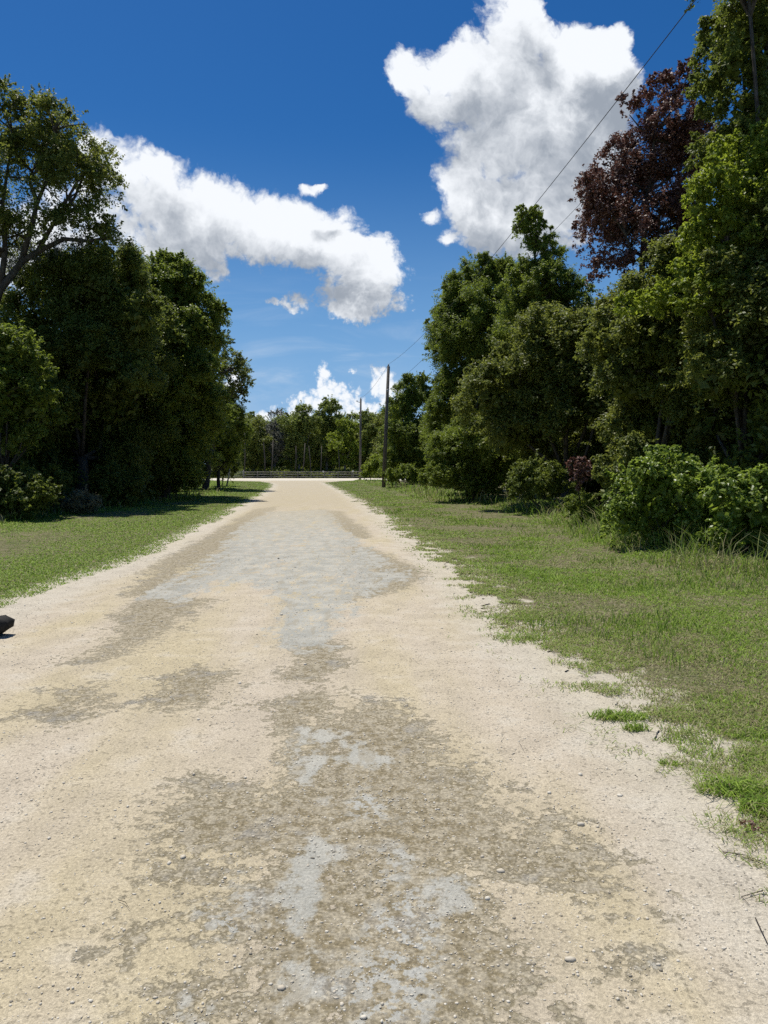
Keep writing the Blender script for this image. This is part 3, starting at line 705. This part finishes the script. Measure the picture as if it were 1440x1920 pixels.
T = 'tree'; SH = 'shrub'
# ---- left side
tree('oak_tree', 'tall open live oak with hanging moss rising over the left tree wall', T,
     [(20,235,48),(100,238,46),(65,225,40),(150,295,50),(55,330,70),(128,365,66),(186,430,36),(30,440,44),(110,425,40),(185,345,34),(150,415,36),(-60,300,90),(-80,420,80),(10,180,26),(205,445,24),(85,290,60)],
     31, -20, 'oak', L=0.12, lai=0.66, seed=2, trunk_r=0.30, core=False, limbs=[([(-30,640),(0,545),(40,492),(70,472),(120,448),(165,452),(205,445)],0.17),([(40,492),(55,440),(70,380),(95,320),(105,260)],0.13),([(70,472),(100,420),(140,370),(165,310)],0.10),([(0,545),(10,470),(5,380),(20,280)],0.14)],
     moss=[(40,460,1.4),(65,455,1.2),(105,440,0.9),(20,480,1.3),(150,445,0.6)], twigs=18, spread=1.3, limb_n=14, depth=1.0)
tree('oak_tree', 'dense dark oak in the left tree wall below the tall mossy oak', T,
     [(120,560,78),(60,610,76),(195,545,76),(170,640,95),(70,730,95,2.5),(200,750,105,2),(240,600,70),(140,820,95,4),(240,850,95,3.5),(50,840,70,4),(230,520,50),(110,505,34),(160,500,30),(265,600,40,-1.5),(180,660,50,-2),(250,700,46,-2),(90,660,44,-2),(150,900,70,4),(60,900,60,4),(230,905,50,4),(170,700,80,2)],
     33, 150, 'dark', L=0.12, lai=1.5, seed=3, trunk_r=0.28)
tree('oak_tree', 'round mid green tree with feathery top at the right of the left wall', T,
     [(300,545,64),(345,560,52),(375,600,42),(290,630,84),(350,660,66),(300,745,86),(355,760,60),(330,850,66),(270,860,70),(395,640,26),(322,500,26),(370,535,24),(300,800,70),(385,800,50),(290,700,80),(300,495,22),(345,510,20),(405,590,22),(340,620,40,-2),(330,720,44,-2.5),(385,700,34,-2),(300,780,44,-3)],
     40, 310, 'green', L=0.125, lai=1.4, seed=4, trunk_r=0.24, twigs=18, spread=1.25)
tree('young_tree', 'bright yellow green tree at the left frame edge in front of the dark wall', T,
     [(15,665,48),(55,705,44),(0,740,66),(60,765,40),(95,745,18),(15,820,52),(-50,700,70)], 25, 0, 'green', L=0.12, lai=1.4, seed=5, trunk_r=0.12)
tree('oak_tree', 'gnarled oak limb of open foliage reaching right against the sky', T,
     [(430,690,30),(405,665,26),(398,715,34),(452,715,20),(380,690,34),(455,690,16),(440,740,20),(420,640,16)], 56, 385, 'oak', L=0.15, lai=0.55, seed=6, trunk_r=0.25, core=False,
     limbs=[([(385,760),(390,715),(415,700),(440,690),(460,680)],0.16),([(400,715),(430,730),(455,738)],0.11)], twigs=14, spread=1.25, limb_n=8)
tree('willow_tree', 'soft light green drooping tree at the end of the left wall', T,
     [(400,785,44),(432,790,28),(440,830,30),(385,840,46),(425,865,28),(415,745,24),(455,800,14),(360,880,40),(370,800,40)], 58, 410, 'green', L=0.14, lai=1.4, seed=7, trunk_r=0.14, aspect=0.3)
tree('shrub', 'large leaved dark shrub at the lower left edge of the picture', SH, [(20,915,46),(45,950,34),(-10,950,50),(70,930,26)], 22.5, 20, 'dark', L=0.12, lai=1.5, seed=8, trunk_r=0.03)
tree('shrub', 'pale straw coloured shrub at the foot of the left wall', SH, [(150,948,26),(130,952,20),(172,950,18)], 26, 150, 'dry', L=0.08, lai=1.4, seed=9, trunk_r=0.02, aspect=0.25)
tree('shrub', 'low dark shrub just left of the pale straw shrub', SH, [(95,935,30),(105,905,26)], 26.5, 100, 'dark', L=0.10, lai=1.5, seed=10, trunk_r=0.03)
tree('shrub', 'dark rounded shrub right of the pale straw shrub', SH, [(215,925,34),(250,915,36),(200,900,28)], 31, 225, 'dark', L=0.11, lai=1.5, seed=12, trunk_r=0.03)
tree('shrub', 'shrub with weeds where the left tree shadow crosses the grass', SH, [(300,905,32),(335,895,34),(365,900,26)], 40, 330, 'green', L=0.11, lai=1.4, seed=13, trunk_r=0.03)
tree('shrub', 'dark shrub behind the leaning post at the left wall end', SH, [(405,880,24),(425,872,20),(440,880,14)], 66, 415, 'dark', L=0.15, lai=1.4, seed=14, trunk_r=0.04)
# ---- right side
tree('shrub', 'bushy tree behind the nearer utility pole', T, [(748,770,30),(775,745,34),(765,715,14),(792,712,12),(745,820,34),(785,800,40),(735,865,26),(780,860,40),(800,745,20)], 70, 770, 'green', L=0.16, lai=1.4, seed=20, trunk_r=0.15)
tree('shrub', 'low green shrub by the right end of the cross road', SH, [(692,880,14),(705,868,16),(684,892,8)], 92, 695, 'lime', L=0.17, lai=1.4, seed=21, trunk_r=0.05)
tree('shrub', 'weedy shrub at the foot of the nearer utility pole', SH, [(735,895,16),(760,890,20),(785,900,18)], 61, 755, 'green', L=0.13, lai=1.4, seed=22, trunk_r=0.04)
tree('bamboo_tree', 'tall feathery green tree forming the left end of the right wall', T,
     [(862,545,34),(900,525,42),(850,600,40),(838,655,34),(900,600,66),(880,690,66),(840,720,32),(940,560,50),(850,780,44),(945,510,26),(905,495,18),(900,760,70),(860,840,60),(930,640,70),(960,720,70),(860,610,50)],
     41, 880, 'green', L=0.13, lai=1.4, seed=23, trunk_r=0.2, twigs=18, spread=1.25, aspect=0.32)
tree('conical_tree', 'slim pointed tree standing above the right wall beside the wire', T,
     [(990,415,24),(1000,450,32),(1022,490,38),(1030,540,48),(1070,550,34),(985,540,44),(1000,610,66),(1060,610,56),(975,395,10),(1005,400,12)], 35, 1020, 'green', L=0.12, lai=1.4, seed=24, trunk_r=0.18, aspect=0.35, spread=1.25, twigs=18)
tree('oak_tree', 'spreading olive green oak filling the middle of the right wall', T,
     [(985,705,74),(925,745,60),(1060,680,74),(1120,660,66),(1050,770,84),(1130,750,78),(960,810,60),(1170,700,50),(1020,640,60),(1090,840,66,1.8),(1030,860,50,1.5),(1130,840,50,2),(1080,900,46,2),(1140,900,46,3)], 29, 1060, 'oak', L=0.115, lai=1.5, seed=25, trunk_r=0.24)
tree('shrub', 'big light green shrub bulging from the right wall onto the grass', SH,
     [(875,835,52),(915,835,46),(840,855,40),(900,890,46),(935,880,36),(860,900,34),(820,890,26),(895,925,22),(925,920,20)], 35, 890, 'green', L=0.11, lai=1.5, seed=26, trunk_r=0.06, aspect=0.35)
tree('dead_tree', 'tree with dead reddish brown leaves and bare twig tips', T,
     [(1290,135,20),(1282,180,22),(1180,205,22),(1235,175,34),(1255,225,44),(1225,290,56),(1155,315,44),(1112,365,34),(1185,375,70),(1130,430,44),(1255,330,70),(1180,465,50),(1290,300,40),(1110,410,30),(1150,510,40),(1290,400,50),(1240,430,60),(1310,270,44),(1280,250,40),(1240,500,50),(1170,430,50),(1145,380,40)],
     26, 1200, 'dead', L=0.105, lai=0.85, seed=27, trunk_r=0.2, core=False, twigs=16, spread=1.3, limbs=[([(1200,640),(1205,480),(1215,360),(1225,280),(1235,200)],0.12),([(1215,360),(1160,330),(1120,350)],0.06),([(1230,260),(1200,240),(1180,215)],0.045),([(1235,240),(1265,200),(1290,140)],0.04),([(1210,420),(1150,440),(1120,420)],0.06)], limb_n=14, depth=0.9)
tree('oak_tree', 'towering dark green tree running off the top right corner', T,
     [(1400,60,56),(1362,40,24),(1375,120,44),(1318,160,22),(1345,175,26),(1410,200,60),(1400,265,44),(1350,215,16),(1460,130,90),(1440,10,70),(1400,-60,90),(1450,290,80),(1470,420,90),(1375,330,30),(1480,560,100),(1345,270,36),(1380,290,50),(1330,210,26)],
     21.5, 1450, 'dark', L=0.10, lai=1.25, seed=28, trunk_r=0.26, twigs=16, spread=1.3, depth=1.2, limb_n=8)
tree('oak_tree', 'bright yellow green leaved tree between the dead tree and the right edge', T,
     [(1345,330,38),(1400,350,56),(1310,390,34),(1360,420,48),(1430,440,70),(1300,455,30),(1340,495,44),(1400,520,70),(1280,530,34),(1240,560,30),(1330,570,50),(1190,575,28),(1470,340,70),(1365,280,30),(1420,290,44)],
     19.5, 1420, 'lime', L=0.10, lai=1.15, seed=48, trunk_r=0.2, twigs=16, spread=1.3, depth=1.2, limb_n=8)
tree('oak_tree', 'dark oak below the dead tree with a few yellow green sprigs', T,
     [(1180,590,56),(1240,560,60),(1200,650,60),(1280,620,70),(1250,700,78),(1170,720,50),(1320,590,60),(1230,800,80,1.6),(1300,780,70,1.6),(1190,810,60,1.6),(1260,860,70,2.5),(1330,860,60,2.5),(1150,640,50),(1330,500,60),(1260,500,50)], 22, 1230, 'oak', L=0.10, lai=1.45, seed=29, trunk_r=0.22)
tree('oak_tree', 'deep shaded oak at the right frame edge above the vines', T,
     [(1390,640,84),(1400,560,84),(1440,480,80),(1340,870,60,2),(1420,880,60,2),(1340,700,76),(1430,740,100),(1330,790,70,1.8),(1400,830,70,1.8),(1480,640,110)], 19, 1400, 'oak', L=0.10, lai=1.4, seed=30, trunk_r=0.2)
tree('vine_thicket', 'sunlit tangle of glossy vine leaves spilling onto the right grass', SH,
     [(1245,905,58),(1190,940,52),(1170,985,38),(1240,975,62),(1300,925,56),(1300,1000,56),(1250,1030,34),(1230,860,24),(1330,895,34),(1215,880,16),(1262,848,13),(1160,960,22),(1285,870,18)], 14.2, 1240, 'vine', L=0.075, lai=1.5, seed=31, trunk_r=0.03, aspect=0.6)
tree('vine_thicket', 'broad leaved green thicket at the right edge beside the vine tangle', SH,
     [(1370,960,62),(1430,960,66),(1360,1020,44),(1420,1025,52),(1480,990,70),(1400,910,34),(1432,898,22),(1345,935,22)], 12.6, 1400, 'vine', L=0.085, lai=1.5, seed=32, trunk_r=0.03, aspect=0.65)
tree('shrub', 'olive shrub rising between the dead fronds and the vine tangle', SH, [(1165,880,40),(1185,850,34),(1140,910,30)], 19, 1165, 'oak', L=0.09, lai=1.4, seed=33, trunk_r=0.04)
tree('shrub', 'small dark shrub at the foot of the spreading olive oak', SH, [(1000,900,40),(1045,905,34),(970,915,26)], 26, 1010, 'dark', L=0.10, lai=1.4, seed=34, trunk_r=0.04)
tree('shrub', 'light weedy shrub in front of the dark hollow on the right', SH, [(1090,950,24),(1115,965,26),(1060,950,18)], 20, 1095, 'green', L=0.08, lai=1.2, seed=35, trunk_r=0.02, aspect=0.3)
tree('dead_shrub', 'small dead shrub with pinkish brown leaves in the dark hollow', SH, [(1090,878,20),(1078,870,12),(1105,885,14),(1085,900,14)], 20, 1092, 'dead', L=0.11, lai=0.5, seed=36, trunk_r=0.03, core=False, back=False, spread=1.4, twigs=10)

# ---- rows behind, seen through the gaps
rng0 = np.random.RandomState(77)
def back_tree(bx_, d_, h_, label, group, seed, wide=1.0, L=0.2, lai=0.9):
    pxc = 720 + bx_ / d_ * FPX; m_ = FPX / d_
    yb = lambda z: 960 - FPX * math.tan(math.atan((z - CH) / d_) + PITCH)
    w_ = wide * m_
    lb = [(pxc, yb(h_*0.78), 1.7*w_), (pxc-1.5*w_, yb(h_*0.55), 1.8*w_), (pxc+1.5*w_, yb(h_*0.52), 1.7*w_), (pxc-1.4*w_, yb(1.3), 1.7*w_), (pxc+1.2*w_, yb(1.2), 1.7*w_), (pxc, yb(h_*0.35), 2.0*w_)]
    tree('forest_tree', label, T, lb, d_, pxc, 'dark', L=L, lai=lai, seed=seed, group=group, back=False, limb_n=4)
GL, GR = 'shaded forest trees behind the left wall', 'shaded forest trees behind the right wall'
for k, (bx_, d_) in enumerate([(-16.5,23),(-17.5,27),(-16,31),(-17,35),(-16,40),(-15.5,46),(-16.5,52),(-17.5,59),(-19.5,67),(-22.5,76),(-27,87),(-33,98)]):
    back_tree(bx_, d_, 6.8 + rng0.rand() * 1.2, 'dark shaded tree glimpsed through gaps of the left tree wall', GL, 100 + k)
for k, (bx_, d_, h_) in enumerate([(13.5,14,7.5),(11.5,18,8.5),(13.5,22,9.5),(11,26,9.5),(12,30,9.5),(10,34,9),(9.5,39,8.5),(8,45,8),(8.5,50,8),(6.5,56,7.5),(6.5,64,7.5),(5.5,73,7.5),(5,83,7.5),(3.2,95,7.5)]):
    back_tree(bx_, d_, h_, 'dark shaded tree glimpsed through gaps of the right tree wall', GR, 130 + k)

# ---- trees beyond the fence
FG = 'trees beyond the board fence'
far = [
 ('dark oak beyond the left end of the fence', [(470,810,26),(482,835,24),(462,850,22),(470,870,18),(490,860,18)], 138, 475, 'oak', BARK_PALE, 1.2),
 ('grey thin topped tree beyond the fence left of centre', [(512,808,20),(522,785,16),(500,825,22),(530,830,22),(520,850,22)], 142, 515, 'moss', BARK_PALE, 0.45),
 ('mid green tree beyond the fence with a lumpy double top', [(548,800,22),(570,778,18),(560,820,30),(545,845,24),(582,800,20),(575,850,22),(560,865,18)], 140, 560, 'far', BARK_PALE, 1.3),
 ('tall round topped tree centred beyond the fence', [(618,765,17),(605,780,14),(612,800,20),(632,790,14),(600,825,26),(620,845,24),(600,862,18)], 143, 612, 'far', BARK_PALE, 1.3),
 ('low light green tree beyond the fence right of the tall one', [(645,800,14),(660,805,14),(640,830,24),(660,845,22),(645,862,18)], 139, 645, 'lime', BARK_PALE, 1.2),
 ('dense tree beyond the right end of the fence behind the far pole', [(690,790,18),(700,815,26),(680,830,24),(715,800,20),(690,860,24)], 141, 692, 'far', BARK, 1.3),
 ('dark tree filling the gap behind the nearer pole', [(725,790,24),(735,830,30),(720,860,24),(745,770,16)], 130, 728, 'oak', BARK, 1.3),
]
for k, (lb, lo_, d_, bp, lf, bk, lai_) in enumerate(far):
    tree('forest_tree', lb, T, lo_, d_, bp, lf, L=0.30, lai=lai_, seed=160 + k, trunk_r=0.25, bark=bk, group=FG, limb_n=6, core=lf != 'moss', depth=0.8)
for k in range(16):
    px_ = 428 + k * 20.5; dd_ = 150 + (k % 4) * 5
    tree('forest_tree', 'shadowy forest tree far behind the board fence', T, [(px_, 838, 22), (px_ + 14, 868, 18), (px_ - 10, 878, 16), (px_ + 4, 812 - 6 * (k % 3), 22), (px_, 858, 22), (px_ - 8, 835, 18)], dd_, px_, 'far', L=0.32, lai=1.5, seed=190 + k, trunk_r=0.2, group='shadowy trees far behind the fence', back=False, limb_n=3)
# slim trunks standing just behind the fence
for k, (px_, top_, lean, r_) in enumerate([(458,820,1,.13),(497,838,-3,.16),(508,840,4,.16),(553,850,2,.13),(566,845,6,.15),(583,850,-4,.12),(600,850,3,.12),(636,850,-2,.12)]):
    base = at(px_, 890, 134.5 + k % 2); base[2] = 0
    rt = thing('bare_trunk', tuple(base), ['slim pale trunk behind the left end of the fence','pale trunk behind the fence leaning left, near the fence third','pale trunk behind the fence leaning right, beside a left leaning one','thin trunk behind the fence below the double topped tree','forked looking pale trunk leaning right under the double topped tree','thin trunk leaning left just right of the forked looking one','thin dark trunk behind the fence under the tall round tree','thin trunk behind the fence below the low light green tree'][k], 'tree trunk', 'slim trunks behind the fence')
    b = MB(); top = at(px_ + lean, top_ - 14, 135.5); b.tube([base - [0,0,.1], (base + top) / 2 + [0.1, 0, 0], top], [r_, r_ * .8, r_ * .55], 8)
    obj('trunk', b.mesh('trunk', BARK, True, offset=base), rt)

def understory():
    rng = np.random.RandomState(55); n = 60000
    x = -50 + 62 * rng.rand(n); y = 133.5 + 30 * rng.rand(n) ** 1.3; hmax = 0.5 + 1.6 * fbm2(x, y, 56, 0.4, 3) + 0.05 * (y - 133.5)
    p = np.c_[x, y, rng.rand(n) * hmax]; V, F = leaf_quads(p, 0.34, 0.2, rng)
    tag(obj('undergrowth', mesh_np('undergrowth', V, [F], LM['dark'])), 'dark low undergrowth on the forest floor behind the fence', 'undergrowth', kind='stuff')
understory()
# ------------------------------------------------------------------ fence
def fence():
    y0 = 132.3; x0, x1 = -25.0, -3.0
    rt = thing('board_fence', (-14, y0, 0), 'weathered grey three board fence along the far side of the cross road', 'fence')
    b = MB()
    n = int((x1 - x0) / 2.4)
    for zc in (0.30, 0.72, 1.14):
        b = MB()
        for i_ in range(n):
            xa = x0 + i_ * 2.4; b.box((xa + 1.2 + 14, -0.10, zc + 0.012 * ((i_ * 7) % 3 - 1)), (2.38, 0.035, 0.15))
        obj('rail', b.mesh('rail', FENCE), rt)
    for i_ in range(n + 1):
        b = MB(); b.box((x0 + i_ * 2.4 + 14, 0, 0.62), (0.13, 0.13, 1.30)); obj('post', b.mesh('post', FENCE), rt)
fence()
gt = thing('field_gate', (-27.2, 132.3, 0), 'pale metal field gate at the left end of the board fence', 'gate')
b = MB()
for z in (0.3, 0.55, 0.8, 1.05, 1.25): b.tube([(-2, 0, z), (2, 0, z)], [0.03, 0.03], 6)
for x in (-2, 0, 2): b.tube([(x, 0, 0.28), (x, 0, 1.27)], [0.035, 0.035], 6)
obj('gate_frame', b.mesh('gate_frame', METAL), gt)
for x in (-2.15, 2.12):
    b = MB(); b.tube([(x, 0.0, -0.1), (x, 0.0, 1.5)], [0.08, 0.08], 8); obj('post', b.mesh('post', FENCE), gt)
# small things hung by the fence
mb = thing('mailbox', (at(662, 890, 131.8)[0], 131.6, 0), 'small pale mailbox on a post near the far utility pole', 'mailbox')
b = MB(); b.box((0, 0, 0.55), (0.12, 0.12, 1.1)); obj('post', b.mesh('post', FENCE), mb)
b = MB(); th = np.linspace(0, np.pi, 9); prof = np.r_[[[-0.16, 0]], np.c_[-0.16 * np.cos(th), 0.16 + 0.14 * np.sin(th)], [[0.16, 0]]]
pv = np.vstack([np.c_[prof[:, 0], np.full(len(prof), yy_), prof[:, 1] + 1.1] for yy_ in (-0.28, 0.28)]); npf = len(prof)
qq = np.array([[a_, (a_ + 1) % npf, (a_ + 1) % npf + npf, a_ + npf] for a_ in range(npf)])
tt = np.array([[0, a_ + 1, a_] for a_ in range(1, npf - 1)] + [[npf, npf + a_, npf + a_ + 1] for a_ in range(1, npf - 1)])
b.add(pv, qq, tt); obj('box', b.mesh('box', WHITE), mb)
mk = thing('reflector', (at(606, 890, 131.9)[0], 132.05, 0), 'small white round reflector on the top board of the fence', 'reflector')
b = MB(); b.tube([(0, 0, 1.2), (0, -0.04, 1.2)], [0.17, 0.17], 14); obj('disc', b.mesh('disc', WHITE), mk)
# leaning marker post
lp = gnd(424, 914); lpt = at(434, 867, lp[1])
mp = thing('marker_post', (lp[0], lp[1], 0), 'thin grey leaning post on the left grass near the junction', 'post')
b = MB(); bs = np.array([lp[0], lp[1], 0]); b.tube([(0, 0, -0.1), tuple(lpt - bs)], [0.075, 0.065], 8); obj('shaft', b.mesh('shaft', METAL), mp)

# ------------------------------------------------------------------ utility poles and wires
dA, dB = 64.0, 108.0
def pole(d, bpx, tpx, tpy, label, cross):
    top = at(tpx, tpy, d); base = at(bpx, 900, d); base[2] = 0
    rt = thing('utility_pole', tuple(base), label, 'utility pole', 'wooden utility poles')
    tv = top - base; b = MB(); b.tube([(0, 0, -0.3), tuple(tv * 0.5), tuple(tv)], [0.175, 0.15, 0.125], 14); obj('shaft', b.mesh('shaft', POLE, True), rt)
    b = MB(); b.tube([tuple(tv + [0, 0, 0]), tuple(tv + [0, 0, 0.06])], [0.05, 0.05], 10); b.tube([tuple(tv + [0, 0, .06]), tuple(tv + [0, 0, 0.2])], [0.08, 0.05], 10); obj('insulator', b.mesh('insulator', METAL, True), rt)
    if cross:
        b = MB(); p_ = tv * 0.955; b.tube([tuple(p_), tuple(p_ + [-0.55, -0.1, 0.15])], [0.05, 0.04], 8); b.tube([tuple(p_ + [-0.55, -0.1, .1]), tuple(p_ + [-0.55, -.1, 0.32])], [0.07, 0.06], 8); obj('bracket', b.mesh('bracket', METAL, True), rt)
    b = MB(); p_ = tv * 0.80; b.box(tuple(p_ + [0, -0.17, 0]), (0.16, 0.10, 0.25)); obj('bracket', b.mesh('bracket', METAL), rt)
    return base, top
bA, tA = pole(dA, 719, 728.5, 687, 'nearer taller wooden utility pole standing against the right wall', False)
bB, tB = pole(dB, 675, 676.5, 748, 'farther shorter looking wooden utility pole by the fence', True)
tC = np.array([7.6, -18.0, tA[2] + 0.3])
def wire(a, b_, sag, r, label):
    t_ = np.linspace(0, 1, 60)[:, None]; p = a + (b_ - a) * t_; p[:, 2] -= 4 * sag * (t_ * (1 - t_))[:, 0]
    m_ = MB(); m_.tube(p, r, 6); tag(obj('power_line', m_.mesh('power_line', WIRE, True, offset=a), loc=tuple(a)), label, 'power line', 'overhead power lines')
wire(tA + [0, 0, .2], tC, 1.75, 0.008, 'thin dark overhead line climbing from the nearer pole to the upper right')
lowA = tA + (bA - tA) * 0.19 + np.array([0.15, 0, 0]); lowC = at(1420, 30, 29)
wire(lowA, lowC, 0.5, 0.010, 'lower overhead line mostly hidden by the trees of the right wall')
wire(tA + [0, 0, .2], tB + [0, 0, .2], 0.5, 0.012, 'short span of line joining the two utility poles')

# pole that carries the line behind the viewer
rt = thing('utility_pole', (7.6, -18, 0), 'wooden utility pole behind the viewer carrying the line', 'utility pole', 'wooden utility poles')
b = MB(); b.tube([(0, 0, -0.3), (0, 0, 6), (0, 0, float(tC[2]))], [0.175, 0.15, 0.125], 14); obj('shaft', b.mesh('shaft', POLE, True), rt)

# ------------------------------------------------------------------ black lump at the left road edge
def lump():
    c = gnd(-18, 1194); rng = np.random.RandomState(4); b = MB()
    prof = [(-0.20, 0.0), (0.06, 0.0), (0.19, 0.085), (0.20, 0.15), (0.12, 0.185), (0.0, 0.19), (-0.08, 0.205), (-0.2, 0.19)]
    for k in range(1): pass
    ysl = np.linspace(-0.09, 0.09, 9); V = []
    for yv in ysl:
        s_ = 1 - 1.6 * abs(yv) ** 1.3
        for (x_, z_) in prof: V.append([x_ * s_ + rng.randn() * .008, yv, z_ * s_ + rng.randn() * .008])
    n = len(prof); q_ = [[a * n + k, a * n + (k + 1) % n, (a + 1) * n + (k + 1) % n, (a + 1) * n + k] for a in range(8) for k in range(n)]
    V = np.array(V); V = np.vstack([V, V[:n].mean(0), V[-n:].mean(0)])
    t_ = [[9 * n, (k + 1) % n, k] for k in range(n)] + [[9 * n + 1, 8 * n + k, 8 * n + (k + 1) % n] for k in range(n)]
    b.add(V, np.array(q_), np.array(t_))
    tag(obj('rubber_block', b.mesh('rubber_block', BLACK), loc=(c[0], c[1], 0.01)), 'black angular lump cut off by the left frame edge on the sand', 'block')
lump()
print('leaves', NLEAF)
